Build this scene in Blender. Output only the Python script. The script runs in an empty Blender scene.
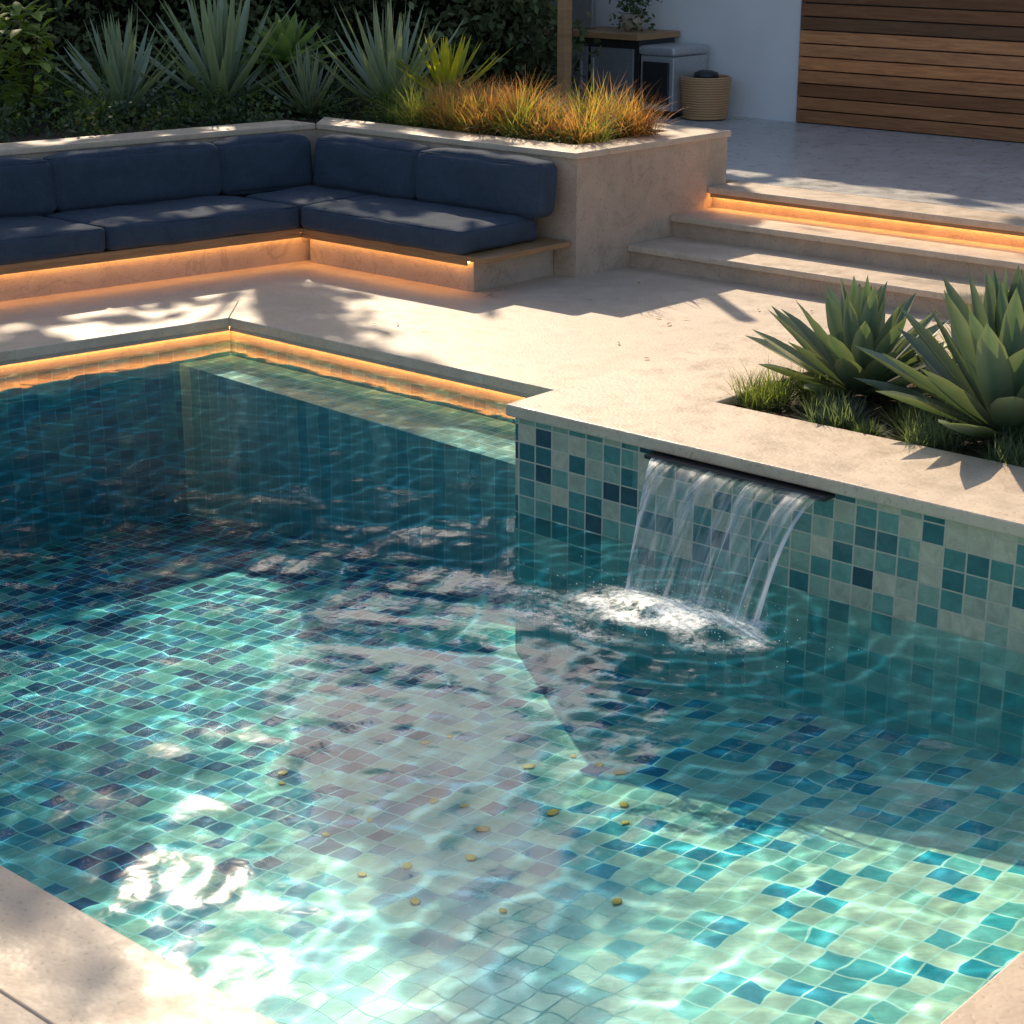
import bpy, math, numpy as np
from mathutils import Vector, Matrix
sc=bpy.context.scene
rng=np.random.default_rng(11)
C=2.6; TH=math.radians(18.5); FPX=1858.
ROT=math.radians(-41.5)
M=Matrix.Translation((.03,7.77,0))@Matrix.Rotation(ROT,4,'Z')
ca,sa=math.cos(ROT),math.sin(ROT)
def w2l(x,y):
    x-=.03;y-=7.77
    return (x*ca+y*sa, -x*sa+y*ca)
SUN_AZ=math.radians(-11.0); SUN_EL=math.radians(34)
sw=Vector((math.sin(SUN_AZ)*math.cos(SUN_EL),math.cos(SUN_AZ)*math.cos(SUN_EL),math.sin(SUN_EL)))
SL=np.array((sw.x*ca+sw.y*sa,-sw.x*sa+sw.y*ca,sw.z))

# ---------------------------------------------------------------- helpers
def link(o,parent=None):
    sc.collection.objects.link(o)
    if parent is None: o.matrix_world=M
    else: o.parent=parent
    return o
def empty(name):
    o=bpy.data.objects.new(name,None);o.empty_display_size=.2
    return link(o)
def fmesh(name,V,F,mat,smooth=False,col=None,parent=None,bevel=0):
    V=np.asarray(V,dtype=np.float32)
    me=bpy.data.meshes.new(name)
    if isinstance(F,np.ndarray):
        m,k=F.shape
        me.vertices.add(len(V));me.vertices.foreach_set('co',V.ravel())
        me.loops.add(m*k);me.loops.foreach_set('vertex_index',F.astype(np.int32).ravel())
        me.polygons.add(m);me.polygons.foreach_set('loop_start',(np.arange(m)*k).astype(np.int32))
        me.update(calc_edges=True)
    else:
        me.from_pydata(V.tolist(),[],F)
    if smooth: me.polygons.foreach_set('use_smooth',[True]*len(me.polygons))
    if col is not None:
        a=me.color_attributes.new('Col','FLOAT_COLOR','POINT')
        c=np.ones((len(V),4),dtype=np.float32);c[:,:3]=col;a.data.foreach_set('color',c.ravel())
    me.validate()
    o=bpy.data.objects.new(name,me)
    if mat: me.materials.append(mat)
    link(o,parent)
    if bevel:
        b=o.modifiers.new('bevel','BEVEL');b.width=bevel;b.segments=3;b.limit_method='ANGLE'
    return o
def prism_geo(poly,z0,z1,off=0):
    n=len(poly)
    A=sum(poly[i][0]*poly[(i+1)%n][1]-poly[(i+1)%n][0]*poly[i][1] for i in range(n))
    if A<0: poly=poly[::-1]
    V=[(p,q,z0) for p,q in poly]+[(p,q,z1) for p,q in poly]
    F=[[off+n+i for i in range(n)],[off+n-1-i for i in range(n)]]
    F+=[[off+i,off+(i+1)%n,off+n+(i+1)%n,off+n+i] for i in range(n)]
    return V,F
def prisms(name,lst,mat,parent=None,bevel=0,cols=None):
    V=[];F=[];cc=[]
    for i,(poly,z0,z1) in enumerate(lst):
        v,f=prism_geo(poly,z0,z1,len(V));V+=v;F+=f
        if cols is not None: cc+=[cols[i]]*len(v)
    return fmesh(name,V,F,mat,parent=parent,bevel=bevel,col=np.array(cc) if cols is not None else None)
def R(p0,p1,q0,q1): return [(p0,q0),(p1,q0),(p1,q1),(p0,q1)]
def tube(pts,rad,n=8):
    pts=np.asarray(pts,float);m=len(pts);V=[];
    for i in range(m):
        d=pts[min(i+1,m-1)]-pts[max(i-1,0)];d/=np.linalg.norm(d)+1e-9
        h=np.array((0,0,1.)) if abs(d[2])<.9 else np.array((1.,0,0))
        s=np.cross(d,h);s/=np.linalg.norm(s);t=np.cross(s,d)
        for j in range(n):
            a=2*math.pi*j/n;V.append(pts[i]+rad[i]*(s*math.cos(a)+t*math.sin(a)))
    F=[]
    for i in range(m-1):
        for j in range(n):
            F.append((i*n+j,i*n+(j+1)%n,(i+1)*n+(j+1)%n,(i+1)*n+j))
    return np.array(V),np.array(F)
class Acc:
    def __init__(s): s.V=[];s.F=[];s.C=[];s.n=0
    def add(s,V,F,c=(1,1,1)):
        V=np.asarray(V);s.V.append(V);s.F.append(np.asarray(F)+s.n);s.n+=len(V)
        c=np.asarray(c,float)
        s.C.append(np.broadcast_to(c,(len(V),3)) if c.ndim==1 else c)
    def make(s,name,mat,smooth=False,parent=None):
        return fmesh(name,np.concatenate(s.V),np.concatenate(s.F),mat,smooth,np.concatenate(s.C),parent)

# ---------------------------------------------------------------- materials
class NT:
    def __init__(s,name):
        s.m=bpy.data.materials.new(name);s.m.use_nodes=True;s.t=s.m.node_tree
        s.p=s.t.nodes['Principled BSDF'];s.out=s.t.nodes['Material Output']
    def n(s,typ,**kw):
        nd=s.t.nodes.new('ShaderNode'+typ)
        return nd
    def l(s,a,b): s.t.links.new(a,b)
    def math(s,op,a,b=None,clamp=False):
        nd=s.t.nodes.new('ShaderNodeMath');nd.operation=op;nd.use_clamp=clamp
        for i,x in enumerate((a,b)):
            if x is None: continue
            if isinstance(x,(int,float)): nd.inputs[i].default_value=x
            else: s.l(x,nd.inputs[i])
        return nd.outputs[0]
    def vm(s,op,a,b=None,scale=None,out=0):
        nd=s.t.nodes.new('ShaderNodeVectorMath');nd.operation=op
        for i,x in enumerate((a,b)):
            if x is None: continue
            if isinstance(x,tuple): nd.inputs[i].default_value=x
            else: s.l(x,nd.inputs[i])
        if scale is not None: nd.inputs['Scale'].default_value=scale
        return nd.outputs[out]
    def noise(s,vec,scale,detail=4,rough=.55,dist=0):
        nd=s.t.nodes.new('ShaderNodeTexNoise');nd.inputs['Scale'].default_value=scale;nd.inputs['Detail'].default_value=detail
        nd.inputs['Roughness'].default_value=rough;nd.inputs['Distortion'].default_value=dist
        if vec is not None: s.l(vec,nd.inputs['Vector'])
        return nd
    def ramp(s,fac,stops,interp='LINEAR'):
        nd=s.t.nodes.new('ShaderNodeValToRGB');r=nd.color_ramp;r.interpolation=interp
        while len(r.elements)<len(stops): r.elements.new(.5)
        for e,(p,c) in zip(r.elements,stops):
            e.position=p;e.color=(c[0],c[1],c[2],1) if isinstance(c,tuple) else (c,c,c,1)
        s.l(fac,nd.inputs[0]);return nd.outputs[0]
    def mix(s,fac,a,b,mode='MIX'):
        nd=s.t.nodes.new('ShaderNodeMix');nd.data_type='RGBA';nd.blend_type=mode
        for i,x in ((0,fac),(6,a),(7,b)):
            if isinstance(x,(int,float)): nd.inputs[i].default_value=x
            elif isinstance(x,tuple): nd.inputs[i].default_value=(x[0],x[1],x[2],1)
            else: s.l(x,nd.inputs[i])
        return nd.outputs[2]
    def maprange(s,x,a,b,c,d):
        mr=s.n('MapRange');s.l(x,mr.inputs[0])
        for i,v in enumerate((a,b,c,d)): mr.inputs[i+1].default_value=v
        return mr.outputs[0]
    def bump(s,h,strength,dist=.01):
        nd=s.t.nodes.new('ShaderNodeBump');nd.inputs['Strength'].default_value=strength;nd.inputs['Distance'].default_value=dist
        s.l(h,nd.inputs['Height']);s.l(nd.outputs[0],s.p.inputs['Normal'])
    def oc(s): return s.n('TexCoord').outputs['Object']

def stone(name,c1,c2,rough=.55,veins=.25):
    t=NT(name);v=t.oc()
    n2=t.noise(v,9,3,.6)
    vein=t.noise(v,2.0,3,.55,1.3)
    c=t.mix(t.ramp(vein.outputs[0],[(.3,0.),(.7,1.)]),c1,c2)
    vm=t.math('ABSOLUTE',t.math('SUBTRACT',vein.outputs[0],.5))
    vr=t.ramp(vm,[(0.,veins),(.02,0.)])
    c=t.mix(vr,c,tuple(x*.62 for x in c1))
    c=t.mix(.18,c,t.ramp(n2.outputs[0],[(.3,tuple(x*.55 for x in c1)),(.7,tuple(min(1,x*1.3) for x in c2))]))
    pit=t.noise(v,70,0,.5);c=t.mix(t.ramp(pit.outputs[0],[(.22,.4),(.32,0.)]),c,tuple(x*.5 for x in c1))
    t.l(c,t.p.inputs['Base Color'])
    t.l(t.ramp(n2.outputs[0],[(.3,rough-.12),(.7,rough+.12)]),t.p.inputs['Roughness'])
    t.bump(pit.outputs[0],.25,.004)
    return t.m
M_deck=stone('deck_limestone',(.58,.46,.34),(.69,.56,.43))
M_cop=stone('coping_limestone',(.61,.47,.34),(.72,.58,.43),.5)
M_wall=stone('planter_plaster',(.49,.37,.27),(.61,.47,.35),.7,.35)
M_terr=stone('terrace_stone',(.50,.49,.46),(.64,.62,.58),.35)
M_bench=stone('bench_stone',(.44,.35,.27),(.52,.43,.34),.7,.5)
M_band=stone('waterline_band',(.45,.36,.27),(.5,.4,.3),.5,.1)

def tile_mat(name,axes,size,palette,warp=0.,floor=False,grout=(.42,.42,.36),seed=0.,rough=.18,bw=.5,deep=None):
    t=NT(name);v=t.oc()
    s0=t.n('SeparateXYZ');t.l(v,s0.inputs[0])
    if warp:
        n=t.noise(v,4.2,2,.6)
        v2=t.vm('ADD',v,t.vm('SCALE',t.vm('SUBTRACT',n.outputs['Color'],(.5,.5,.5)),scale=warp))
    else: v2=v
    sep=t.n('SeparateXYZ');t.l(v2,sep.inputs[0])
    a=t.math('DIVIDE',sep.outputs[axes[0]],size[0]);b=t.math('DIVIDE',sep.outputs[axes[1]],size[1])
    fa=t.math('FLOOR',a);fb=t.math('FLOOR',b)
    cb=t.n('CombineXYZ');t.l(fa,cb.inputs[0]);t.l(fb,cb.inputs[1]);cb.inputs[2].default_value=seed
    wn=t.n('TexWhiteNoise');wn.noise_dimensions='3D';t.l(cb.outputs[0],wn.inputs['Vector'])
    val=wn.outputs['Value']
    if floor:
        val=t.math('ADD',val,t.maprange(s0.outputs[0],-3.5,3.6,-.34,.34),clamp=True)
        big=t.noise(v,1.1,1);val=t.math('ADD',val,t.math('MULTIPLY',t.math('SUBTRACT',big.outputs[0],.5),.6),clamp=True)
    else:
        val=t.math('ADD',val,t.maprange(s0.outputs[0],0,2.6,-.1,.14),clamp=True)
    c=t.ramp(val,palette,'CONSTANT')
    mb=t.noise(t.vm('ADD',v2,wn.outputs['Color']),14,3,.65,1.2)
    c=t.mix(bw,c,t.ramp(mb.outputs[0],[(.3,.35),(.7,1.)]),'MULTIPLY')
    def edge(x):
        f=t.math('FRACT',x);return t.math('MINIMUM',f,t.math('SUBTRACT',1.,f))
    e=t.math('MINIMUM',edge(a),edge(b))
    g=t.ramp(e,[(.028,1.),(.05,0.)])
    c=t.mix(g,c,grout)
    if floor:
        c=t.mix(1.,c,t.ramp(t.maprange(s0.outputs[0],-4,3.6,0.,1.),[(0,(.05,.40,.54)),(.45,(.28,.78,.86)),(.8,(.80,1.,.98)),(1.,(1.,1.,.90))]),'MULTIPLY')  # water's light absorption painted into the floor colour toward the deep end
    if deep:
        c=t.mix(t.ramp(t.maprange(s0.outputs[2],deep[0],0.,0.,1.),[(0,deep[2]),(.97,deep[2]*.25),(1.,0.)]),c,deep[1])  # water absorption and murk painted into the tile colour, stronger with depth
    t.l(c,t.p.inputs['Base Color'])
    t.l(t.ramp(g,[(0.,rough),(1.,.8)]),t.p.inputs['Roughness'])
    if not floor: t.bump(t.math('SUBTRACT',1.,g),.5,.004)
    return t.m
pal=[(0,(.04,.10,.12)),(.08,(.05,.19,.19)),(.22,(.11,.30,.27)),(.38,(.20,.39,.32)),(.52,(.33,.46,.35)),(.66,(.50,.51,.38)),(.78,(.66,.59,.43))]
palf=[(0,(.01,.13,.27)),(.10,(.015,.24,.40)),(.20,(.03,.37,.49)),(.33,(.10,.50,.54)),(.46,(.28,.62,.56)),(.58,(.50,.70,.56)),(.70,(.72,.76,.57)),(.84,(.86,.80,.61))]
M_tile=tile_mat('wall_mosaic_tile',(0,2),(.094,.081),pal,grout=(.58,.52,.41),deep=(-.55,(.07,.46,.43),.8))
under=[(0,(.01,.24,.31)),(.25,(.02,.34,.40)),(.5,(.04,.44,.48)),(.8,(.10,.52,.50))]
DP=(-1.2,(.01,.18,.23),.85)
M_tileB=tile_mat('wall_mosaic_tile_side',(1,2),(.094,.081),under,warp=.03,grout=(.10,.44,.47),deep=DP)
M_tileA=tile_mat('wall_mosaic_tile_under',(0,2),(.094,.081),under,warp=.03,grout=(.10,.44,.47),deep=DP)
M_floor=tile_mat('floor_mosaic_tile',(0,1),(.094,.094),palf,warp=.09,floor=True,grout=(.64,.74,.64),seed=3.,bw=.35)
M_shelf=tile_mat('shelf_mosaic_tile',(0,1),(.094,.094),[(0,(.30,.50,.48)),(.2,(.42,.60,.54)),(.5,(.56,.66,.56)),(.8,(.68,.70,.57))],warp=.05,grout=(.64,.68,.58),deep=(-1.1,(.02,.30,.34),.95))

def simple(name,c,rough=.5,metal=0,nscale=0,namt=.3,bump=0,sheen=0):
    t=NT(name);t.p.inputs['Roughness'].default_value=rough;t.p.inputs['Metallic'].default_value=metal
    if nscale:
        n=t.noise(t.oc(),nscale,3,.6)
        cc=t.ramp(n.outputs[0],[(.25,tuple(x*(1-namt) for x in c)),(.75,tuple(min(1,x*(1+namt)) for x in c))])
        t.l(cc,t.p.inputs['Base Color'])
        if bump: t.bump(n.outputs[0],bump,.01)
    else: t.p.inputs['Base Color'].default_value=(*c,1)
    if sheen: t.p.inputs['Sheen Weight'].default_value=sheen
    return t.m
M_white=simple('white_render',(.84,.83,.82),.8,0,2,.04,.1)
M_soil=simple('soil_mulch',(.05,.032,.02),.95,0,40,.7,1.)
M_ground=simple('ground_grass',(.06,.08,.035),.95,0,3,.4,.5)
M_dark=simple('dark_metal',(.045,.047,.05),.35,.4)
M_steel=simple('brushed_steel',(.50,.51,.52),.35,.4,30,.1)
M_door=simple('cabinet_door',(.30,.30,.31),.3,.3,20,.1)
M_bark=simple('bark',(.09,.065,.045),.9,0,12,.5,1.)
def fabric():
    t=NT('navy_outdoor_fabric');v=t.oc()
    w=t.noise(v,260,1,.6);cr=t.noise(v,7,3,.5,.8)
    c=t.mix(t.ramp(cr.outputs[0],[(.3,0.),(.7,1.)]),(.036,.056,.087),(.053,.080,.120))
    c=t.mix(.3,c,t.ramp(w.outputs[0],[(.3,(.012,.02,.036)),(.7,(.10,.135,.18))]))
    t.l(c,t.p.inputs['Base Color']);t.p.inputs['Roughness'].default_value=.9;t.p.inputs['Sheen Weight'].default_value=.06
    t.p.inputs['Specular IOR Level'].default_value=.2
    t.bump(t.math('ADD',t.math('MULTIPLY',w.outputs[0],.15),cr.outputs[0]),.6,.025)
    return t.m
M_fab=fabric()
def wood(name,vc=False,c1=(.16,.07,.03),c2=(.30,.15,.07)):
    t=NT(name);mp=t.n('Mapping');t.l(t.oc(),mp.inputs[0]);mp.inputs['Scale'].default_value=(1,1,14)
    n=t.noise(mp.outputs[0],2.2,5,.65,1.2)
    c=t.mix(t.ramp(n.outputs[0],[(.3,0.),(.7,1.)]),c1,c2)
    if vc:
        a=t.n('Attribute');a.attribute_name='Col';c=t.mix(1.,c,a.outputs[0],'MULTIPLY')
    t.l(c,t.p.inputs['Base Color']);t.p.inputs['Roughness'].default_value=.5;t.bump(n.outputs[0],.3,.005)
    return t.m
M_wood=wood('teak',c1=(.30,.16,.07),c2=(.48,.28,.13));M_slat=wood('cedar_slats',True,(.36,.14,.055),(.68,.31,.13))
def foliage(name,rough=.5,trans=.35,nz=.35,cheap=False):
    t=NT(name);a=t.n('Attribute');a.attribute_name='Col';c=a.outputs[0]
    if not cheap:
        n=t.noise(t.oc(),6,2,.6)
        c=t.mix(nz,c,t.ramp(n.outputs[0],[(.3,.25),(.7,1.)]),'MULTIPLY')
    if cheap:
        df=t.n('BsdfDiffuse');t.l(c,df.inputs[0]);t.l(df.outputs[0],t.out.inputs[0]);t.t.nodes.remove(t.p);return t.m
    t.l(c,t.p.inputs['Base Color']);t.p.inputs['Roughness'].default_value=rough
    tr=t.n('BsdfTranslucent');
    c2=t.mix(1.,c,(1.5,1.6,.6),'MULTIPLY');t.l(c2,tr.inputs[0])
    mx=t.n('MixShader');mx.inputs[0].default_value=trans;t.l(t.p.outputs[0],mx.inputs[1]);t.l(tr.outputs[0],mx.inputs[2]);t.l(mx.outputs[0],t.out.inputs[0])
    return t.m
M_leaf=foliage('foliage');M_agave=foliage('succulent_leaf',.42,.15,.25);M_grass=foliage('grass_blades',.6,.5,.15);M_tree=foliage('tree_foliage',cheap=True)
def emit(name,c,s):
    t=NT(name);e=t.n('Emission');e.inputs[0].default_value=(*c,1);e.inputs[1].default_value=s;t.l(e.outputs[0],t.out.inputs[0]);return t.m
M_led=emit('warm_led',(1,.47,.13),30.)
M_led2=emit('warm_led_soft',(1,.47,.13),16.)

# ---------------------------------------------------------------- water
def DEP(p): return .30+.105*(3.47-p)
LW=lambda q: -3.51-.195*(1.33-q)      # skewed left pool wall
BP=-.02                               # left end of the tiled wall
waves=[]
for i in range(34):
    Lm=10**rng.uniform(-.98,-.12);an=rng.uniform(0,6.283);k=6.283/Lm
    waves.append((k*math.cos(an),k*math.sin(an),.00034*(Lm/.25)**1.1,rng.uniform(0,6.283)))
FP=(1.28,-.47)
def ripple(P,Q):
    Z=np.zeros_like(P);GX=np.zeros_like(P);GY=np.zeros_like(P)
    for kx,ky,a,ph in waves:
        th=kx*P+ky*Q+ph;s=np.sin(th);c=np.cos(th);Z+=a*s;GX+=a*kx*c;GY+=a*ky*c
    # calmer towards the far (upper) end of the pool
    amp=1.-.6*np.clip((Q+1.6)/2.4,0,1)+.2*np.sin(P*1.1+1)*np.cos(Q*1.3)
    Z*=amp;GX*=amp;GY*=amp
    dx=P-FP[0];dy=(Q-FP[1]);r=np.sqrt(dx*dx+dy*dy)+.05
    for k,a0 in ((38.,.0015),(61.,.0010)):
        env=a0*np.exp(-r/.6)
        Z+=env*np.sin(k*r);g=env*k*np.cos(k*r);GX+=g*dx/r;GY+=g*dy/r
    return Z,GX,GY
st=.011
ps=np.arange(-4.6,3.56,st);qs=np.arange(-3.56,1.42,st);NP,NQ=len(ps),len(qs)
P,Q=np.meshgrid(ps,qs)
Z,_,_=ripple(P,Q)
# computed refraction of the sun through the rippled surface -> where the light gathers
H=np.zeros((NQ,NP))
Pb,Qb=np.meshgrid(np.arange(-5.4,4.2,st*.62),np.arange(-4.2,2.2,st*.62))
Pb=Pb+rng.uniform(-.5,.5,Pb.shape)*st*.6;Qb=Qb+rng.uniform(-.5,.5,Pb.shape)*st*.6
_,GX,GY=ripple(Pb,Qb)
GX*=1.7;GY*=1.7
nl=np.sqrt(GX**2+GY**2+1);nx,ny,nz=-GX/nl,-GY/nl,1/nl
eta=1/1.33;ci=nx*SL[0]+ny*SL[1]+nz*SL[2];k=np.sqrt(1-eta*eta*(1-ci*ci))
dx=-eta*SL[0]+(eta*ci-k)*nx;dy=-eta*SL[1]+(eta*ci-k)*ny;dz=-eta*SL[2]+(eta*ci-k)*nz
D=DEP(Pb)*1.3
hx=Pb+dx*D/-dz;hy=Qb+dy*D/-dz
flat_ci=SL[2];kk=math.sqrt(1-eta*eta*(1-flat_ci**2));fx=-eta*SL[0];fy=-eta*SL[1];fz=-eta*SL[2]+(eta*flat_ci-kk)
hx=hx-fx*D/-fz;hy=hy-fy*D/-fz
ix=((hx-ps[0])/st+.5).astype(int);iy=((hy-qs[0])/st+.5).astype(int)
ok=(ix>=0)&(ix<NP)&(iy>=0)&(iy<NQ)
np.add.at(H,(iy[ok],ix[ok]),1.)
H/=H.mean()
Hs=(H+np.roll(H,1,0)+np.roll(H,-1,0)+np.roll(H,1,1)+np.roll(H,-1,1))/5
T=np.clip(1.02+.36*(Hs-1),.72,1.9)  # caustic light pattern baked into the water's transparency colour
i=np.arange((NP-1)*(NQ-1));r_=i//(NP-1);c_=i%(NP-1);a_=r_*NP+c_
cp=(P[:-1,:-1]+st/2).ravel();cq=(Q[:-1,:-1]+st/2).ravel()
keep=(cp>LW(cq)-.03)&~((cp>BP+.02)&(cq>.03))
Fw=np.stack([a_,a_+1,a_+NP+1,a_+NP],-1)[keep]
def water_mat():
    t=NT('pool_water');t.t.nodes.remove(t.p)
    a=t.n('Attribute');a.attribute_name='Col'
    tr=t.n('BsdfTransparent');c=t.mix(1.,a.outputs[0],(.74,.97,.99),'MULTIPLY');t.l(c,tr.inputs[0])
    gl=t.n('BsdfGlossy');gl.inputs['Roughness'].default_value=.07
    nd=t.n('Bump');nn=t.noise(t.oc(),20,1,.5,.4);nd.inputs['Strength'].default_value=.16;nd.inputs['Distance'].default_value=.004
    t.l(nn.outputs[0],nd.inputs['Height']);t.l(nd.outputs[0],gl.inputs['Normal'])
    geo=t.n('NewGeometry')
    d=t.math('ABSOLUTE',t.vm('DOT_PRODUCT',geo.outputs['Incoming'],geo.outputs['Normal'],out=1))
    f=t.math('POWER',t.math('SUBTRACT',1.,d,True),5.)
    f=t.math('ADD',t.math('MULTIPLY',f,.98),.02,True)
    mx=t.n('MixShader');t.l(f,mx.inputs[0]);t.l(tr.outputs[0],mx.inputs[1]);t.l(gl.outputs[0],mx.inputs[2])
    t.l(mx.outputs[0],t.out.inputs[0]);return t.m
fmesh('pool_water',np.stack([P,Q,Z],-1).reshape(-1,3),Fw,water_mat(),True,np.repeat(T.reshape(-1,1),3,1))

# ---------------------------------------------------------------- pool shell
pool=empty('swimming_pool')
fl=[(-4.7,-3.6),(3.6,-3.6),(3.6,1.5),(-4.7,1.5)]
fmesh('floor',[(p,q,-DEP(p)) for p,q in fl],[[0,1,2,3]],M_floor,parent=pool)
ZT=-.015
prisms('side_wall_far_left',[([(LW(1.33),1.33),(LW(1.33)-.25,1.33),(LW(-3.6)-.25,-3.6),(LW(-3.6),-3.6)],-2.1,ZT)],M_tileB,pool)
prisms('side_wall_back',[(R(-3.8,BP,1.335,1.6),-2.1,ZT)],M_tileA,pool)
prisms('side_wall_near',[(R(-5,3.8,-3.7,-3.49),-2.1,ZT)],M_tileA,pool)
prisms('side_wall_end',[(R(3.47,3.7,-3.48,-.01),-2.1,ZT)],M_tileB,pool)
prisms('waterline_band',[([(LW(1.33),1.33),(LW(1.33)-.25,1.33),(LW(-3.6)-.25,-3.6),(LW(-3.6),-3.6)],ZT+.001,.086),(R(-3.8,BP,1.335,1.6),ZT+.001,.086),(R(-5,3.8,-3.7,-3.49),ZT+.001,.086),(R(3.47,3.7,-3.48,-.01),ZT+.001,.086)],M_band,pool)
prisms('seat_ledge',[([(LW(.95)+.004,.98),(BP-.005,.72),(BP-.005,1.33),(LW(1.33)+.004,1.33)],-2.,-.10)],M_shelf,pool)
cop=[([(LW(1.33)+.035,1.295),(BP-.03,1.295),(BP-.03,1.66),(LW(1.33)-.30,1.66)],.088,.146),
     ([(LW(1.33)+.035,1.295),(LW(1.33)-.30,1.66),(LW(-3.455)-.34,-3.455),(LW(-3.455)+.035,-3.455)],.088,.146),
     (R(LW(-3.455)-.34,3.435,-3.80,-3.455),.088,.146),
     (R(3.435,3.80,-3.80,-.035),.088,.146)]
prisms('coping',cop,M_cop,pool,.006)
prisms('coping_lip',[([(LW(1.33)+.034,1.296),(LW(1.33)+.026,1.304),(LW(-3.4)+.026,-3.4),(LW(-3.4)+.034,-3.4)],.066,.09),(R(LW(1.33)+.036,BP-.03,1.296,1.303),.066,.09)],M_band,pool)
prisms('led_strip',[([(LW(1.33)+.012,1.326),(LW(1.33)+.022,1.31),(LW(-3.4)+.022,-3.4),(LW(-3.4)+.012,-3.4)],.074,.085),
     (R(LW(1.33)+.022,BP-.04,1.308,1.318),.074,.085)],M_led,pool)
prisms('pool_deck',[([(-3.81+.2,1.63),(12,1.63),(12,5.2),(-15,5.2),(-15,-3.6),(LW(-3.6)-.2,-3.6)],-.3,.14),
   (R(-15,12,-12,-3.605),-.3,.14),(R(3.6,12,-3.60,1.625),-.3,.14)],M_deck)
g=300
prisms('ground',[(R(-g,g,-g,-11.9),-1,.04),(R(-g,g,5.1,g),-1,.04),(R(-g,-14.9,-11.89,5.09),-1,.04),(R(11.9,g,-11.89,5.09),-1,.04)],M_ground)

# ---------------------------------------------------------------- raised planter with tile wall
blk=empty('tiled_planter_wall')
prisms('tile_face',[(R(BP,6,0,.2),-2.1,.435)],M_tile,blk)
prisms('body',[(R(BP,.55,.203,2.1),-.9,.435),(R(.553,6,1.97,2.1),-.9,.435)],M_wall,blk)
prisms('coping',[([(BP-.03,-.035),(6,-.035),(6,.60),(.62,.60),(.62,2.13),(BP-.03,2.13)],.438,.492),(R(.623,6,1.93,2.13),.438,.492)],M_cop,blk,.01)
prisms('planting_soil',[(R(.56,6,.3,1.96),-.5,.44)],M_soil,blk)
# ---------------------------------------------------------------- steps + terrace
PX=lambda q: -2.70+.05*(q-3.65)/1.6     # right face of the big planter
stp=empty('stone_steps')
def sp(q0,q1): return [(PX(q0)+.002,q0),(10,q0),(10,q1),(PX(q1)+.002,q1)]
prisms('risers',[(sp(4.22,5.28),.0,.245),(sp(4.68,5.28),.24,.395),(sp(5.12,5.28),.39,.53)],M_wall,stp)
prisms('treads',[(sp(4.18,4.74),.247,.29),(sp(4.64,5.18),.397,.44),([(PX(5.06)+.002,5.06),(10,5.06),(10,5.44),(PX(5.44)+.002,5.44)],.547,.593)],M_cop,stp,.008)
prisms('nosing_lip',[(R(-2.63,10,5.065,5.075),.523,.548)],M_wood,stp)
prisms('led_strip',[(R(-2.62,10,5.09,5.11),.53,.545)],M_led2,stp)
prisms('terrace',[(R(-7.8,12,5.46,9.0),-.2,.59)],M_terr)

# ---------------------------------------------------------------- big planter around sofa
LB=lambda off,q: -4.45-off-.195*(2.78-q)
pl=empty('raised_planter')
A=.97
def leftq(o0,o1,q0,q1): return [(LB(o0,q0),q0),(LB(o0,q1),q1),(LB(o1,q1),q1),(LB(o1,q0),q0)]
prisms('walls',[([(LB(.92,3.65),3.65),(PX(3.65),3.65),(PX(3.93),3.93),(LB(.92,3.65),3.93)],.1,.925),([(-2.95,3.931),(PX(3.931),3.931),(PX(5.02),5.02),(-2.95,5.02)],.1,.925),([(-5.3,5.021),(PX(5.02),5.021),(PX(5.28),5.28),(-5.3,5.28)],.1,.925),
   (leftq(.92,1.2,-6,3.649),.1,.925)],M_wall,pl)
prisms('caps',[([(LB(.90,3.63),3.63),(PX(3.63)+.02,3.63),(PX(3.95)+.02,3.95),(LB(1.22,3.95),3.95)],.926,A),([(-2.96,3.952),(PX(3.95)+.02,3.952),(PX(5)+.02,5.0),(-2.96,5.0)],.926,A),([(-5.3,5.002),(PX(5)+.02,5.002),(PX(5.3)+.02,5.3),(-5.3,5.3)],.926,A),
   (leftq(.90,1.22,-6,3.628),.926,A)],M_cop,pl,.008)
prisms('soil',[([(-2.96,3.94),(-2.96,5.01),(-5.29,5.01),(-5.29,6.4),(-6.9,8.4),(-18,20),(-18,-6),(LB(1.15,-6),-6),(LB(1.15,3.94),3.94)],.0,.90)],M_soil,pl)

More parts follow.
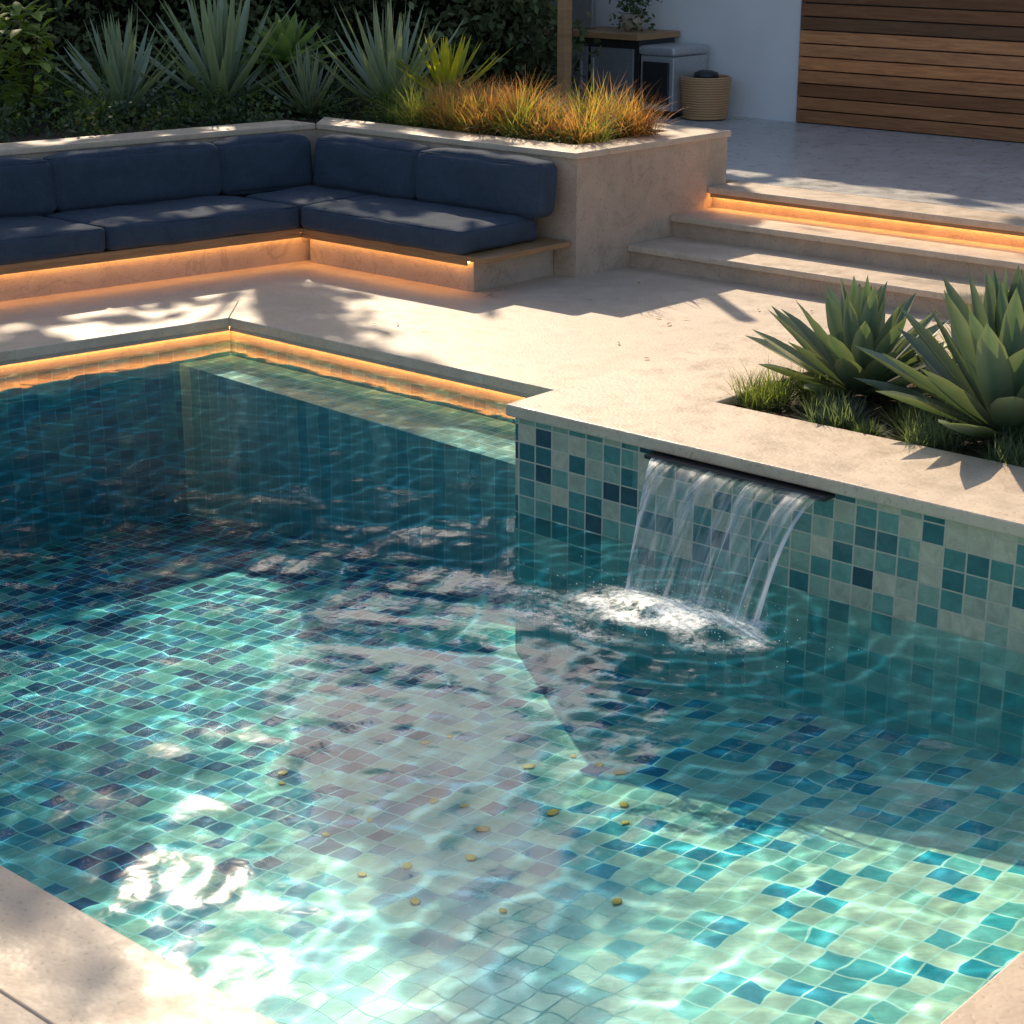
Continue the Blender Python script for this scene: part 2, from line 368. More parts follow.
# ---------------------------------------------------------------- sofa
sofa=empty('corner_sofa')
prisms('base',[(leftq(.07,.90,-3,3.64),.13,.345),([(LB(.0,2.85),2.85),(-2.89,2.85),(-2.89,3.64),(LB(.0,2.85),3.64)],.13,.344)],M_bench,sofa)
prisms('seat_board',[(leftq(.0,.88,-3,2.779),.352,.385),([(LB(.88,2.78),2.78),(-2.73,2.78),(-2.73,3.63),(LB(.88,3.63),3.63)],.352,.385)],M_wood,sofa,.005)
prisms('fascia',[(leftq(.002,.014,-3,2.79),.322,.351),(R(LB(0,2.79),-2.89,2.782,2.794),.322,.351)],M_wood,sofa)
prisms('led_strip',[(leftq(.03,.045,-3,2.83),.335,.350),(R(LB(0,2.82)+.02,-2.90,2.81,2.825),.335,.350)],M_led2,sofa)
def cushion(name,quad,z0,z1,r=.05,puff=.012,n=26,lean=(0,0)):
    quad=np.array(quad,float)
    e1=np.linalg.norm(quad[1]-quad[0])/2;e2=np.linalg.norm(quad[3]-quad[0])/2;e3=(z1-z0)/2
    h=np.array((e1,e2,e3));g1=np.sin(np.linspace(-1,1,n+1)*math.pi/2)
    sd=rng.uniform(0,6.28,6)
    V=[];F=[];off=0
    for ax in range(3):
        for sg in (-1,1):
            U,W=np.meshgrid(g1,g1);pt=np.zeros((n+1,n+1,3));b,c=[(1,2),(2,0),(0,1)][ax]
            pt[...,ax]=sg;pt[...,b]=U;pt[...,c]=W
            x=(pt*h).reshape(-1,3);cl=np.clip(x,-(h-r),h-r);d=x-cl;L=np.linalg.norm(d,axis=1,keepdims=True)
            pos=cl+d/np.maximum(L,1e-9)*r
            u=x/h
            for k in range(3):
                o=[j for j in range(3) if j!=k]
                f=(1-u[:,o[0]]**4)*(1-u[:,o[1]]**4)
                pos[:,k]+=np.sign(u[:,k])*(np.abs(u[:,k])>.98)*f*puff
            wob=.005*np.sin(pos[:,0]*8+sd[0]+2*np.sin(pos[:,1]*5+sd[1]))*np.sin(pos[:,1]*10+sd[2])+.003*np.sin(pos[:,0]*19+sd[3]+pos[:,2]*9)
            pos[:,2]+=wob;pos[:,1]+=.005*np.sin(pos[:,0]*7+sd[4]+pos[:,2]*12)
            V.append(pos)
            idx=np.arange((n+1)*(n+1)).reshape(n+1,n+1)+off
            f=np.stack([idx[:-1,:-1],idx[:-1,1:],idx[1:,1:],idx[1:,:-1]],-1).reshape(-1,4)
            if sg<0: f=f[:,::-1]
            F.append(f);off+=(n+1)**2
    V=np.concatenate(V);F=np.concatenate(F)
    s=(V[:,0]/e1+1)/2;t=(V[:,1]/e2+1)/2
    B=((1-s)*(1-t))[:,None]*quad[0]+(s*(1-t))[:,None]*quad[1]+(s*t)[:,None]*quad[2]+((1-s)*t)[:,None]*quad[3]
    zz=V[:,2]+(z0+z1)/2
    B=B+np.outer((zz-z0),lean)
    o=fmesh(name,np.column_stack([B,zz]),F,M_fab,True,parent=sofa)
    def qpt(s,t,z):
        b=(1-s)*(1-t)*quad[0]+s*(1-t)*quad[1]+s*t*quad[2]+(1-s)*t*quad[3];b=b+(z-z0)*np.array(lean);return (b[0],b[1],z)
    k=r*.3
    loop=[];a=k/e1/2;b=k/e2/2;z=z1-k
    for s_,t_ in ((a*3,b),(1-a*3,b),(1-a,b*3),(1-a,1-b*3),(1-a*3,1-b),(a*3,1-b),(a,1-b*3),(a,b*3),(a*3,b)):
        loop.append(qpt(s_,t_,z))
    tv,tf=tube(loop,[.005]*len(loop),6);fmesh(name+'_piping',tv,tf,M_fab,True,parent=sofa)
def LQ(o0,o1,q0,q1): return [(LB(o0,q0),q0),(LB(o0,q1),q1),(LB(o1,q1),q1),(LB(o1,q0),q0)]
for j,(q0,q1) in enumerate(((1.36,2.76),(-.06,1.34),(-1.5,-.08),(-2.95,-1.52))):
    cushion(f'seat_cushion_left_{j}',LQ(-.03,.74,q0,q1),.388,.55,.035)
cushion('seat_cushion_corner',[(LB(.74,3.5),2.78),(LB(-.02,2.78),2.78),(LB(-.02,2.78),3.5),(LB(.74,3.5),3.5)],.388,.55,.035)
cushion('seat_cushion_right',[(LB(-.03,2.78)+.01,2.74),(-2.90,2.74),(-2.90,3.5),(LB(-.03,2.78)+.01,3.5)],.388,.548,.035)
for j,(q0,q1) in enumerate(((2.70,3.42),(1.47,2.68),(.24,1.45),(-1.2,.22),(-2.9,-1.22))):
    cushion(f'back_cushion_left_{j}',LQ(.66,.86,q0,q1),.55,.91,.045,.022,lean=(-.06,0))
for j,(p0,p1) in enumerate(((-4.98,-3.96),(-3.94,-2.82))):
    cushion(f'back_cushion_right_{j}',[(p0,3.38),(p1,3.38),(p1,3.58),(p0,3.58)],.55,.905,.045,.022,lean=(0,.08))

# ---------------------------------------------------------------- house
house=empty('house')
prisms('white_wall',[(R(-8.6,-4.36,8.8,9.05),.5,3.5),(R(-4.36,8,8.86,9.05),.5,3.5)],M_white,house)
sl=[];cols=[];z=.60
while z<3.45:
    h=.105;k=rng.uniform(.3,1.25);tint=rng.uniform(-.1,.18)
    sl.append((R(-4.34,8,8.77,8.83),z,z+h));cols.append((k*(1+tint),k,k*(1-tint)));z+=h+.012
prisms('timber_slats',sl,M_slat,house,.004,cols)
prisms('slat_backing',[(R(-4.34,8,8.832,8.858),.59,3.48)],M_dark,house)
prisms('roof',[(R(-8.8,8.4,8.7,14),3.5,3.7)],M_white,house)
prisms('rear_walls',[(R(-8.6,-8.4,9.06,13.8),.0,3.5),(R(7.8,8,9.06,13.8),.0,3.5),(R(-8.39,7.79,13.6,13.8),.0,3.5)],M_white,house)
kit=empty('outdoor_kitchen')
prisms('cabinet',[(R(-6.9,-5.72,8.2,8.75),.62,1.28)],M_dark,kit,.005)
prisms('doors',[(R(-6.85,-6.32,8.175,8.198),.68,1.2),(R(-6.28,-5.77,8.175,8.198),.68,1.2)],M_door,kit,.006)
prisms('handles',[(R(-6.38,-6.36,8.14,8.16),.8,1.1),(R(-6.24,-6.22,8.14,8.16),.8,1.1)],M_steel,kit)
prisms('counter',[(R(-6.95,-5.68,8.12,8.78),1.283,1.34)],M_wood,kit,.006)
prisms('screen',[(R(-7.5,-6.45,8.4,8.46),1.343,2.3)],M_door,kit,.01)
gr=empty('gas_grill')
prisms('body',[(R(-5.70,-5.32,8.2,8.72),.66,1.15)],M_steel,gr,.01)
prisms('lid',[(R(-5.72,-5.30,8.18,8.74),1.153,1.24)],M_steel,gr,.03)
prisms('legs',[(R(a,a+.05,b,b+.05),.59,.662) for a in (-5.68,-5.4) for b in (8.22,8.62)],M_dark,gr)
prisms('shelf_panel',[(R(-5.66,-5.36,8.175,8.198),.72,1.1)],M_dark,gr,.01)
def lathe(prof,c,n=40):
    V=[];F=[]
    for r,z in prof:
        for j in range(n):
            a=6.2832*j/n;V.append((c[0]+r*math.cos(a),c[1]+r*math.sin(a),z))
    for i in range(len(prof)-1):
        for j in range(n): F.append((i*n+j,i*n+(j+1)%n,(i+1)*n+(j+1)%n,(i+1)*n+j))
    return np.array(V),np.array(F)
pt=empty('potted_plant');v,f=lathe([(0,1.342),(.08,1.342),(.11,1.5),(.1,1.5),(.09,1.47),(0,1.47)],(-6.0,8.45));fmesh('pot',v,f,M_bench,True,parent=pt)
a=Acc()
n=140;cc=np.array((-6.0,8.45,1.55))+rng.normal(0,.09,(n,3))*np.array((1,1,1.1))
a_=a
BK=(-5.13,8.45)
bk=empty('woven_basket')
t=NT('wicker');w1=t.n('TexWave');w1.bands_direction='Z';w1.inputs['Scale'].default_value=14;t.l(t.oc(),w1.inputs[0]);w1.inputs['Distortion'].default_value=2
t.l(t.mix(w1.outputs[0],(.44,.22,.09),(.66,.38,.18)),t.p.inputs[0]);t.bump(w1.outputs[0],.5,.01)
prof=[(0,.60),(.20,.60)]+[(.20+.035*(i/12)**.7+.003*(i%2),.60+.37*i/12) for i in range(13)]+[(.22,.98),(.205,.97),(.18,.7)]
v,f=lathe(prof,BK);fmesh('bowl',v,f,t.m,True,parent=bk)
v,f=lathe([(0,.96),(.12,.96),(.11,1.01),(.06,1.03),(0,1.035)],BK);fmesh('towel',v,f,M_dark,True,parent=bk)
prisms('timber_post',[(R(-5.2,-5.11,6.40,6.49),.5,3.6)],M_wood,None,.006)

# ---------------------------------------------------------------- plants
def blades(acc,base,az,el,L,W,bend,seg=8,fold=.25,prof='agave',c0=(.1,.2,.08),c1=None,cv=.15,twist=None,edge=None):
    n=len(az);base=np.asarray(base,float)
    t=np.linspace(0,1,seg+1)
    pos=np.zeros((n,seg+1,3));pos[:,0]=base;nrm=np.zeros((n,seg+1,3))
    for k in range(seg+1):
        e=el+bend*t[k]
        d=np.stack([np.cos(az)*np.cos(e),np.sin(az)*np.cos(e),np.sin(e)],-1)
        if k<seg: pos[:,k+1]=pos[:,k]+d*(L/seg)[:,None]
        nrm[:,k]=np.stack([-np.cos(az)*np.sin(e),-np.sin(az)*np.sin(e),np.cos(e)],-1)
    side=np.stack([-np.sin(az),np.cos(az),0*az],-1)
    if prof=='agave': w=np.interp(t,[0,.12,.35,.6,.8,.93,1],[.6,.62,.9,1.,.72,.3,.02])
    elif prof=='sword': w=np.interp(t,[0,.3,.7,1],[.8,1,.65,.03])
    elif prof=='leaf': w=np.interp(t,[0,.15,.4,.7,.9,1],[.15,.5,1,.8,.35,.03])
    else: w=np.interp(t,[0,.5,1],[1,.8,.05])
    wv=w[None,:,None]*W[:,None,None]*.5
    Lf=pos+side[:,None]*wv+nrm*wv*fold;Rt=pos-side[:,None]*wv+nrm*wv*fold
    V=np.stack([Lf,pos,Rt],2).reshape(-1,3)
    idx=np.arange(n*(seg+1)*3).reshape(n,seg+1,3)
    F=np.concatenate([np.stack([idx[:,:-1,j],idx[:,:-1,j+1],idx[:,1:,j+1],idx[:,1:,j]],-1).reshape(-1,4) for j in (0,1)])
    c0=np.array(c0);c1=c0 if c1 is None else np.array(c1)
    col=c0+(c1-c0)*t[None,:,None,None]
    col=np.broadcast_to(col,(n,seg+1,3,3)).copy()
    col*=(1+rng.uniform(-cv,cv,(n,1,1,1)))
    if edge is not None:
        col[:,:,0]=col[:,:,0]*.45+np.array(edge)*.55;col[:,:,2]=col[:,:,2]*.45+np.array(edge)*.55
    acc.add(V,F,np.clip(col.reshape(-1,3),0,1))
def rosette(acc,c,n,L,W,el0=12,el1=82,bend=.25,prof='agave',c0=(.08,.16,.09),c1=None,edge=None,fold=.35,r0=.03,jit=.12,seg=10,cv=.2,sh=.35):
    i=np.arange(n);f=i/(n-1)
    az=i*2.39996+rng.uniform(-.1,.1,n)
    el=np.radians(el0+(el1-el0)*f**1.05)+rng.normal(0,jit*.5,n)
    Ln=L*(1-sh*f)*rng.uniform(.88,1.1,n);Wn=W*(1-.35*f)*rng.uniform(.9,1.1,n)
    b=np.stack([c[0]+np.cos(az)*r0*(1-f),c[1]+np.sin(az)*r0*(1-f),c[2]+.06*f*L],-1)
    blades(acc,b,az,el,Ln,Wn,np.full(n,bend)+rng.normal(0,jit,n),seg,fold,prof,c0,c1,cv,edge=edge)
def tuft(acc,c,n,L,W,r,c0,c1,el=(35,88),bend=-.9,seg=5,cv=.25):
    az=rng.uniform(0,6.283,n);e=np.radians(rng.uniform(el[0],el[1],n));rr=r*np.sqrt(rng.uniform(0,1,n));a2=rng.uniform(0,6.283,n)
    b=np.stack([c[0]+rr*np.cos(a2),c[1]+rr*np.sin(a2),np.full(n,c[2])],-1)
    blades(acc,b,az,e,L*rng.uniform(.6,1.15,n),np.full(n,W)*rng.uniform(.7,1.2,n),bend*rng.uniform(.5,1.4,n),seg,.2,'grass',c0,c1,cv)
def leafcloud(acc,cent,sig,n,size,c0,cv=.3,asp=.5,shell=None):
    cent=np.asarray(cent,float);k=len(cent)
    ci=rng.integers(0,k,n);P=cent[ci]+rng.normal(0,sig,(n,3))
    d=rng.normal(0,1,(n,3));d/=np.linalg.norm(d,axis=1,keepdims=True)
    e=rng.normal(0,1,(n,3));e-=d*(e*d).sum(1,keepdims=True);e/=np.linalg.norm(e,axis=1,keepdims=True)
    s=size*rng.uniform(.6,1.3,n)[:,None]
    V=np.stack([P-d*s,P+e*s*asp-d*s*.1,P+d*s,P-e*s*asp-d*s*.1],1).reshape(-1,3)
    F=np.arange(n*4).reshape(n,4)
    cc=np.array(c0)*(1+rng.uniform(-cv,cv,(k,1)))[ci]*(1+rng.uniform(-cv,cv,(n,1)))
    acc.add(V,F,np.repeat(cc,4,0))
leafcloud(a_,cc,.03,300,.03,(.08,.13,.05));a_.make('leaves',M_leaf,False,pt)

for c,n,L,W in (((.92,1.27,.45),54,.52,.130),((1.74,1.08,.45),58,.70,.165)):
    a=Acc();rosette(a,c,n,L,W,10,88,.14,c0=(.095,.165,.14),c1=(.15,.24,.17),edge=(.42,.43,.26),fold=.5,r0=.06,sh=.08)
    a.make('agave_plant',M_agave,True)
TU=[(((.70,.84,.44)),.19,.12,(.10,.13,.04),(.28,.33,.10)),((1.12,.74,.44),.16,.10,(.10,.14,.09),(.24,.30,.21)),((1.60,.74,.44),.19,.12,(.10,.14,.09),(.26,.32,.22)),((1.98,.70,.44),.16,.11,(.1,.14,.09),(.22,.28,.19)),((2.35,.8,.44),.16,.09,(.1,.14,.09),(.2,.26,.17)),((1.38,.95,.44),.14,.08,(.1,.14,.07),(.2,.26,.13)),((1.95,.95,.44),.18,.1,(.1,.14,.07),(.2,.28,.10)),((.75,1.15,.44),.13,.07,(.1,.14,.07),(.2,.26,.13)),((1.32,.68,.44),.09,.05,(.1,.14,.07),(.2,.26,.13)),((.93,.92,.44),.10,.05,(.1,.14,.07),(.26,.30,.12))]
for c,L,r,c0,c1 in TU:
    a=Acc();tuft(a,c,520,L,.005,r,c0,c1,(15,88),-.5);a.make('fescue_grass_tuft',M_grass)
a=Acc()
for k in range(16): tuft(a,(1.3+rng.uniform(0,1.7),1.45+rng.uniform(0,.42),.44),170,.50,.011,.12,(.12,.17,.035),(.48,.50,.13),(40,88),-.5)
a.make('ornamental_grass',M_grass)
a=Acc();pp=np.stack([rng.uniform(.6,3,2500),rng.uniform(.6,1.92,2500),np.full(2500,.445)+rng.uniform(0,.012,2500)],-1)
leafcloud(a,pp,.002,5000,.012,(.08,.045,.028),.5,.4);a.make('bark_mulch',M_leaf)

a=Acc()
for k in range(44):
    c=(rng.uniform(-4.7,-2.98),rng.uniform(4.05,4.8),.9);warm=rng.uniform()
    tuft(a,c,150,rng.uniform(.32,.52),.008,.09,(.16,.18,.05),(.88,.38,.18) if warm>.3 else (.52,.52,.15),(38,88),-.9)
a.make('golden_grass',M_grass)
a=Acc()
cs=np.stack([rng.uniform(-5.2,-2.98,50),rng.uniform(3.98,4.9,50),rng.uniform(.92,1.0,50)],-1)
leafcloud(a,cs,.07,9000,.018,(.08,.12,.035),.35);a.make('groundcover_plant',M_leaf)

def L3(x,y,z): p,q=w2l(x,y);return (p,q,z)
YU=dict(prof='sword',fold=.3)
for (x,y,h,w,c0,c1,el0) in ((-2.35,15.3,1.05,.10,(.18,.27,.16),(.36,.46,.26),18),(-3.05,14.8,.85,.09,(.15,.24,.17),(.31,.41,.26),5),(-.97,15.1,.9,.09,(.19,.27,.17),(.38,.46,.27),20),(-4.7,15.6,1.0,.08,(.10,.16,.10),(.18,.26,.16),15),(-1.6,14.9,.55,.06,(.12,.18,.12),(.22,.28,.18),15)):
    a=Acc();rosette(a,L3(x,y,.92),46,h,w,el0,86,.12,c0=c0,c1=c1,edge=(.50,.51,.33),r0=.06,sh=.1,**YU);a.make('yucca_plant',M_agave,True)
a=Acc();rosette(a,L3(-.52,15.0,1.0),30,.66,.08,35,86,.05,c0=(.26,.30,.03),c1=(.78,.68,.05),prof='sword',edge=(.8,.7,.08));a.make('variegated_flax_plant',M_leaf,True)
a=Acc();rosette(a,L3(-1.85,15.7,1.25),40,.55,.14,-5,80,.1,c0=(.20,.31,.11),c1=(.34,.44,.16),prof='leaf');
v,f=tube([L3(-1.85,15.7,.85),L3(-1.85,15.7,1.3)],[.04,.03]);a.add(v,f,(.1,.07,.04));a.make('dracaena_plant',M_leaf,True)
for (x,y,s) in ((-3.75,14.6,1.),(-5.0,15.4,1.1)):
    a=Acc();b0=np.array(L3(x,y,.9));n=230
    top=b0+np.stack([rng.normal(0,.15*s,n),rng.normal(0,.15*s,n),rng.uniform(.1,.85*s,n)],-1)
    blades(a,top,rng.uniform(0,6.283,n),rng.uniform(-.3,.9,n),rng.uniform(.12,.22,n),rng.uniform(.06,.09,n),np.full(n,-.5),5,.2,'leaf',(.22,.31,.07),(.40,.48,.11),.35)
    for k in range(6):
        e=b0+np.array((rng.normal(0,.12),rng.normal(0,.12),.7*s));v,f=tube([b0,(b0+e)/2+rng.normal(0,.02,3),e],[.012,.01,.005],5);a.add(v,f,(.08,.06,.03))
    a.make('broadleaf_shrub',M_leaf,True)
a=Acc();cs=[]
for k in range(330):
    x=rng.uniform(-7.5,.1);y=rng.uniform(13.3,16.6);p,q=w2l(x,y)
    if p<LB(1.35,q) and q<3.9 or (q>3.95 and p<-5.5):
        cs.append((p,q,rng.uniform(.90,.98)))
leafcloud(a,cs,.09,36000,.026,(.09,.13,.05),.5);a.make('low_shrubs',M_leaf)
a=Acc()
for k in range(36):
    x=rng.uniform(-6.5,-.3);y=rng.uniform(14.0,16.3);p,q=w2l(x,y)
    if q>3.95 and p<-4.9 or (q<3.9 and p<LB(1.4,q)):
        tuft(a,(p,q,.92),120,rng.uniform(.15,.32),.012,.1,(.07,.12,.035),(.24,.31,.10),(30,88),-.6)
a.make('border_grass',M_grass)
a=Acc();n=420
cs=[(*w2l(rng.uniform(-10,.35),rng.uniform(16.9,17.9)),rng.uniform(.9,3.1)) for k in range(n)]
leafcloud(a,cs,.16,50000,.05,(.11,.13,.06),.5)
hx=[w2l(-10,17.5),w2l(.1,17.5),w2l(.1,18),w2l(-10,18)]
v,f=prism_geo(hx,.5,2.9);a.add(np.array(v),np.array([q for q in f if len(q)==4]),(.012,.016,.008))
a.make('hedge',M_tree)

def tree(x,y,h,r,crown,lsize=.25,col=(.04,.07,.03),sig=.4,nc=40,dens=1.):
    root=empty('tree');b=np.array(L3(x,y,.0))
    a=Acc();pts=[b+np.array((.12*math.sin(k*.8),.1*math.cos(k*.7)-.1,h*k/8)) for k in range(9)]
    v,f=tube(pts,[r*(1-.05*k) for k in range(9)],12);a.add(v,f,(1,1,1))
    cs=[]
    for (cx,cy,cz,rx,ry,rz) in crown:
        c=np.array(L3(x+cx,y+cy,cz))
        for k in range(nc):
            d=rng.normal(0,1,3);d/=np.linalg.norm(d);rr=rng.uniform(.1,1)**.5
            d=d*rr*np.array((rx,ry,rz));o=np.array((d[0]*ca+d[1]*sa,-d[0]*sa+d[1]*ca,d[2]))
            cs.append(c+o)
        st_=pts[rng.integers(4,8)]
        for k in range(4):
            e=cs[-1-k*4];mid=(st_+e)/2+np.array((0,0,-.2));v,f=tube([st_,mid,e],[r*.4,r*.25,r*.08],7);a.add(v,f)
    a.make('trunk',M_bark,True,root)
    nl=int(dens*sum(4*math.pi/3*c[3]*c[5]*1.6/(lsize*lsize) for c in crown)*.75)
    a=Acc();leafcloud(a,cs,sig,min(nl,8000),lsize,col,.4);a.make('crown',M_tree,False,root)
# columnar tree whose shadow crosses the pool
tree(-3.32,22,12,.2,[(0,0,10.2,.34,.3,3.8)],.10,nc=70,sig=.13,dens=5.)
# unseen low trees, added to keep bright sky out of the pool's reflection
tree(-1.5,21.5,5,.2,[(0,0,4.8,2.2,1.2,1.9),(-2.,0,4.8,1.8,1.2,2.2),(.5,1.5,4.6,2.2,.8,1.9)],nc=90,dens=1.4)
tree(2.6,22,5,.2,[(0,0,4.8,2.4,1.2,2.0)],nc=70,dens=1.4)
tree(-5.6,22,5,.2,[(0,0,5.2,2.,1.2,2.6)],nc=70,dens=1.4)
tree(-7.0,22,9,.3,[(0,0,9.6,2.1,1.5,3.8),(0,0,14,2.,1.5,2.4)],nc=110,dens=1.7,sig=.3)
tree(-5.72,22.2,9.5,.2,[(0,0,11.1,1.25,.9,2.7)],.16,nc=90,dens=3.,sig=.22)
tree(-12,20,9,.3,[(0,0,8.5,3,2,5.)],nc=70,dens=1.4)
tree(2.4,23,10,.3,[(0,0,12.2,2.5,1.6,3.1),(2.6,0,8.,2.3,1.6,3.2),(-.1,0,9.9,2.,1.3,1.4)],nc=90,dens=1.3)  # last crown added to cover the sky reflected in the water
tree(8,22,9,.3,[(0,0,9,3.5,2,5.5)],nc=60)
tree(-8.5,36,5,.25,[(0,0,10,4,2,8)],.35,nc=70,sig=.7,dens=1.4)
tree(-1.5,38,5,.25,[(0,0,6,6,2,5.2)],.35,nc=70,sig=.7,dens=1.6)
tree(5.5,38,5,.25,[(0,0,9,4,2,8)],.35,nc=70,sig=.7,dens=1.4)
tree(-17,36,8,.25,[(0,0,10,6,2,8)],.35,nc=60,sig=.7)

# ---------------------------------------------------------------- waterfall
wf=empty('waterfall')
prisms('spout',[(R(.74,1.60,-.075,.01),.412,.430)],M_dark,wf,.004)
t=NT('falling_water');t.t.nodes.remove(t.p)
mp=t.n('Mapping');t.l(t.oc(),mp.inputs[0]);mp.inputs['Scale'].default_value=(36,4,1.6)
nz=t.noise(mp.outputs[0],1.,3,.6,.3)
gl=t.n('BsdfGlossy');gl.inputs['Roughness'].default_value=.08
df=t.n('BsdfTranslucent');df.inputs[0].default_value=(.9,.95,.97,1)
d2=t.n('BsdfDiffuse');d2.inputs[0].default_value=(.85,.9,.93,1)
m0=t.n('MixShader');t.l(df.outputs[0],m0.inputs[1]);t.l(d2.outputs[0],m0.inputs[2])
m1=t.n('MixShader');m1.inputs[0].default_value=.35;t.l(m0.outputs[0],m1.inputs[1]);t.l(gl.outputs[0],m1.inputs[2])
tr=t.n('BsdfTransparent');tr.inputs[0].default_value=(.95,.98,.98,1)
m2=t.n('MixShader');t.l(tr.outputs[0],m2.inputs[1]);t.l(m1.outputs[0],m2.inputs[2])
at=t.n('Attribute');at.attribute_name='Col'
fac=t.math('MULTIPLY',t.ramp(nz.outputs[0],[(.36,.04),(.72,.8)]),at.outputs['Fac'],clamp=True);t.l(fac,m2.inputs[0]);t.l(m2.outputs[0],t.out.inputs[0])
M_fall=t.m
ns,nt_=120,40
V=[];col=[]
for i in range(nt_+1):
    tt=i/nt_
    for j in range(ns+1):
        s=j/ns
        q=-.075-.40*tt;z=.425-.425*tt**2+0
        pc=1.27;w=.40*(1-.26*tt)
        edge=abs(2*s-1)
        p=pc-.09*(1-tt)+ (2*s-1)*w+.008*math.sin(s*40+tt*5)*tt
        V.append((p,q+.012*math.sin(s*31+tt*3)*tt+.01*math.sin(s*77)*tt,z))
        k=2.0 if edge>.955 else (.42+.9*math.sin(s*11+1+.6*tt)**8)
        col.append((k,)*3)
idx=np.arange((ns+1)*(nt_+1)).reshape(nt_+1,ns+1)
F=np.stack([idx[:-1,:-1],idx[:-1,1:],idx[1:,1:],idx[1:,:-1]],-1).reshape(-1,4)
fmesh('sheet',V,F,M_fall,True,np.array(col),wf)
t=NT('foam_water');t.p.inputs['Base Color'].default_value=(.85,.93,.95,1);t.p.inputs['Roughness'].default_value=.3
tr=t.n('BsdfTransparent');mx=t.n('MixShader');nz=t.noise(t.oc(),34,4,.7)
at=t.n('Attribute');at.attribute_name='Col'
f_=t.math('ADD',t.math('MULTIPLY',t.ramp(nz.outputs[0],[(.40,0.),(.62,.85)]),at.outputs['Fac'],clamp=True),t.ramp(at.outputs['Fac'],[(.5,0.),(1.,.45)]),clamp=True)
t.l(f_,mx.inputs[0]);t.l(tr.outputs[0],mx.inputs[1]);t.l(t.p.outputs[0],mx.inputs[2]);t.l(mx.outputs[0],t.out.inputs[0]);M_foam=t.m
a=Acc()
n=110;U,W=np.meshgrid(np.linspace(-1,1,n),np.linspace(-1,1,n));rr=np.sqrt(U**2+W**2)
def foam(cx,cy,sx,sy,hh,am,rot=0.):
    nf=np.zeros_like(U);na=np.zeros_like(U)
    for k in range(26):
        an=rng.uniform(0,6.28);fr=rng.uniform(5,26);nf+=np.sin(fr*(U*math.cos(an)+.45*W*math.sin(an))+rng.uniform(0,6.28))/fr*5
        an=rng.uniform(0,6.28);fr=rng.uniform(3,13);na+=np.sin(fr*(U*math.cos(an)+W*math.sin(an))+rng.uniform(0,6.28))
    zz=.006+hh*np.exp(-rr**2*3.5)+.12*hh*nf*np.exp(-rr**2*2)+.002
    al=np.clip(am*(1-rr)+.07*na*am,0,1)*np.clip((1-rr)*5,0,1)
    X=U*sx;Y=W*sy;X,Y=X*math.cos(rot)-Y*math.sin(rot),X*math.sin(rot)+Y*math.cos(rot)
    V=np.stack([cx+X,cy+Y,zz],-1).reshape(-1,3);idx=np.arange(n*n).reshape(n,n)
    a.add(V,np.stack([idx[:-1,:-1],idx[:-1,1:],idx[1:,1:],idx[1:,:-1]],-1).reshape(-1,4),np.repeat(al.reshape(-1,1),3,1))
foam(1.26,-.56,.48,.29,.030,1.4)
foam(.88,-.84,.55,.24,.010,.6,-.2)
a.make('foam',M_foam,True,wf)
a=Acc();M_drop=simple('water_droplet',(.9,.93,.95),.08)
ico=np.array([(1,0,0),(-1,0,0),(0,1,0),(0,-1,0),(0,0,1),(0,0,-1)],float);icf=np.array([(0,2,4),(2,1,4),(1,3,4),(3,0,4),(2,0,5),(1,2,5),(3,1,5),(0,3,5)])
for k in range(480):
    c=np.array((FP[0]+rng.normal(0,.26),FP[1]-.1+rng.normal(0,.14),abs(rng.normal(0,.045))+.005));a.add(c+ico*rng.uniform(.0012,.0034),icf)
a.make('splash_droplets',M_drop,True,wf)

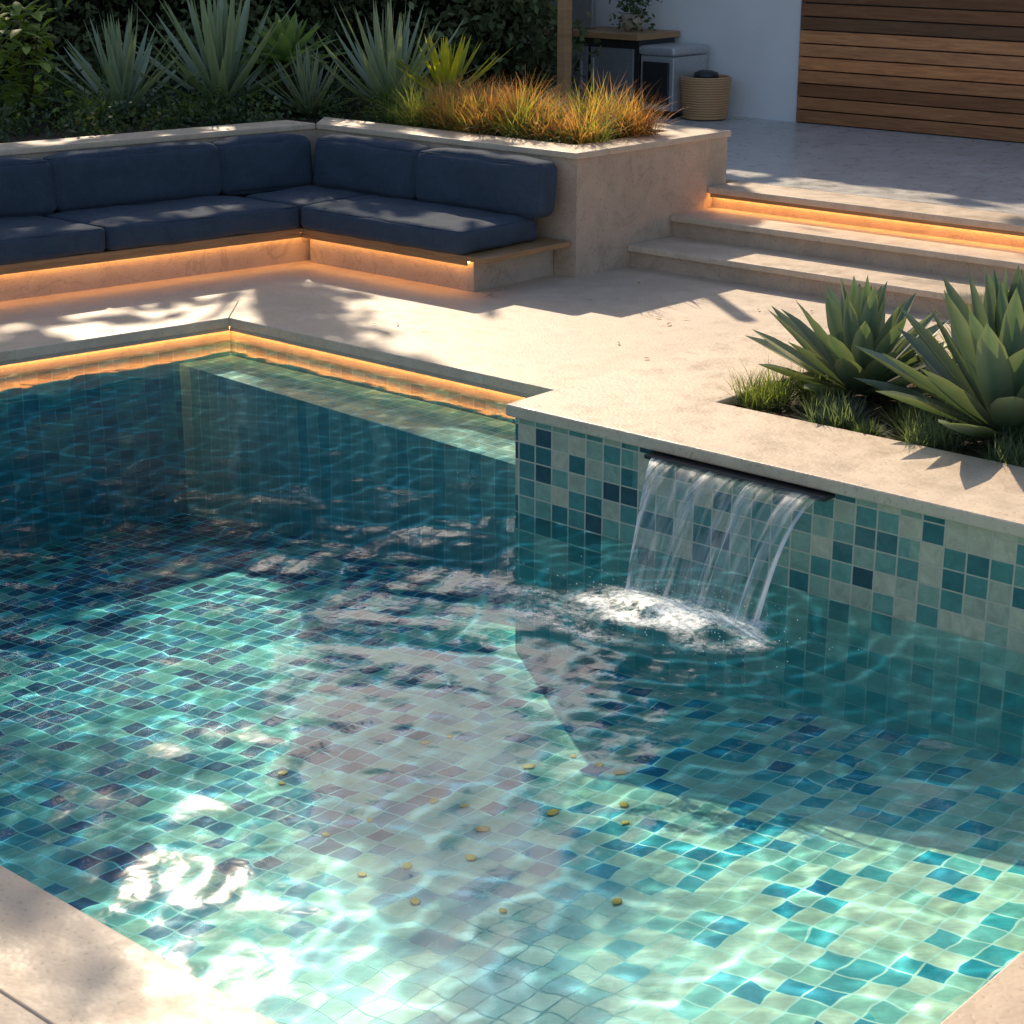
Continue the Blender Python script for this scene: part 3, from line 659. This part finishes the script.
a=Acc()
for k in range(22):
    p=rng.normal(1.1,.45);q=rng.normal(-1.45,.35);s=rng.uniform(.012,.024);an=rng.uniform(0,3)
    v,f=lathe([(0.001,-1),(.8,-.6),(1,0),(.8,.6),(.001,1)],(0,0),10);v=v*np.array((s*1.2,s*.9,s*.06));v=np.column_stack([v[:,0]*math.cos(an)-v[:,1]*math.sin(an),v[:,0]*math.sin(an)+v[:,1]*math.cos(an),v[:,2]])+np.array((p,q,-DEP(p)+.006));a.add(v,f,np.array((1.,.50,.04))*rng.uniform(.7,1.))
a.make('sunken_leaves',foliage('golden_leaf',.6,.0,.1),True)
a=Acc();n=40
b=[(rng.uniform(-4.2,3),rng.uniform(1.7,4),.15) for k in range(n)]
blades(a,b,rng.uniform(0,6.28,n),rng.uniform(0,.15,n),rng.uniform(.03,.06,n),rng.uniform(.012,.022,n),np.full(n,-.2),4,.2,'leaf',(.2,.12,.04),(.3,.2,.06),.4)
a.make('fallen_leaves',M_leaf)

# ---------------------------------------------------------------- light, sky, camera
L=bpy.data.lights.new('sun','SUN');L.energy=5;L.angle=math.radians(.5);L.color=(1,.82,.60)
lo=bpy.data.objects.new('sun',L);sc.collection.objects.link(lo);lo.rotation_euler=sw.to_track_quat('Z','Y').to_euler();lo.location=(0,0,20)
W=bpy.data.worlds.new('World');sc.world=W;W.use_nodes=True
wt=W.node_tree
s=wt.nodes.new('ShaderNodeTexSky');s.sky_type='NISHITA';s.sun_disc=False;s.sun_elevation=SUN_EL;s.sun_rotation=SUN_AZ;s.dust_density=2.2
wt.links.new(s.outputs[0],wt.nodes['Background'].inputs[0]);wt.nodes['Background'].inputs[1].default_value=.15
cam=bpy.data.cameras.new('camera');cam.sensor_width=36;cam.lens=FPX/1024*36;cam.clip_end=2000
co=bpy.data.objects.new('camera',cam);sc.collection.objects.link(co);co.location=(0,0,C);co.rotation_euler=(math.radians(90)-TH,0,0);sc.camera=co
sc.view_settings.view_transform='Standard';sc.view_settings.look='None'
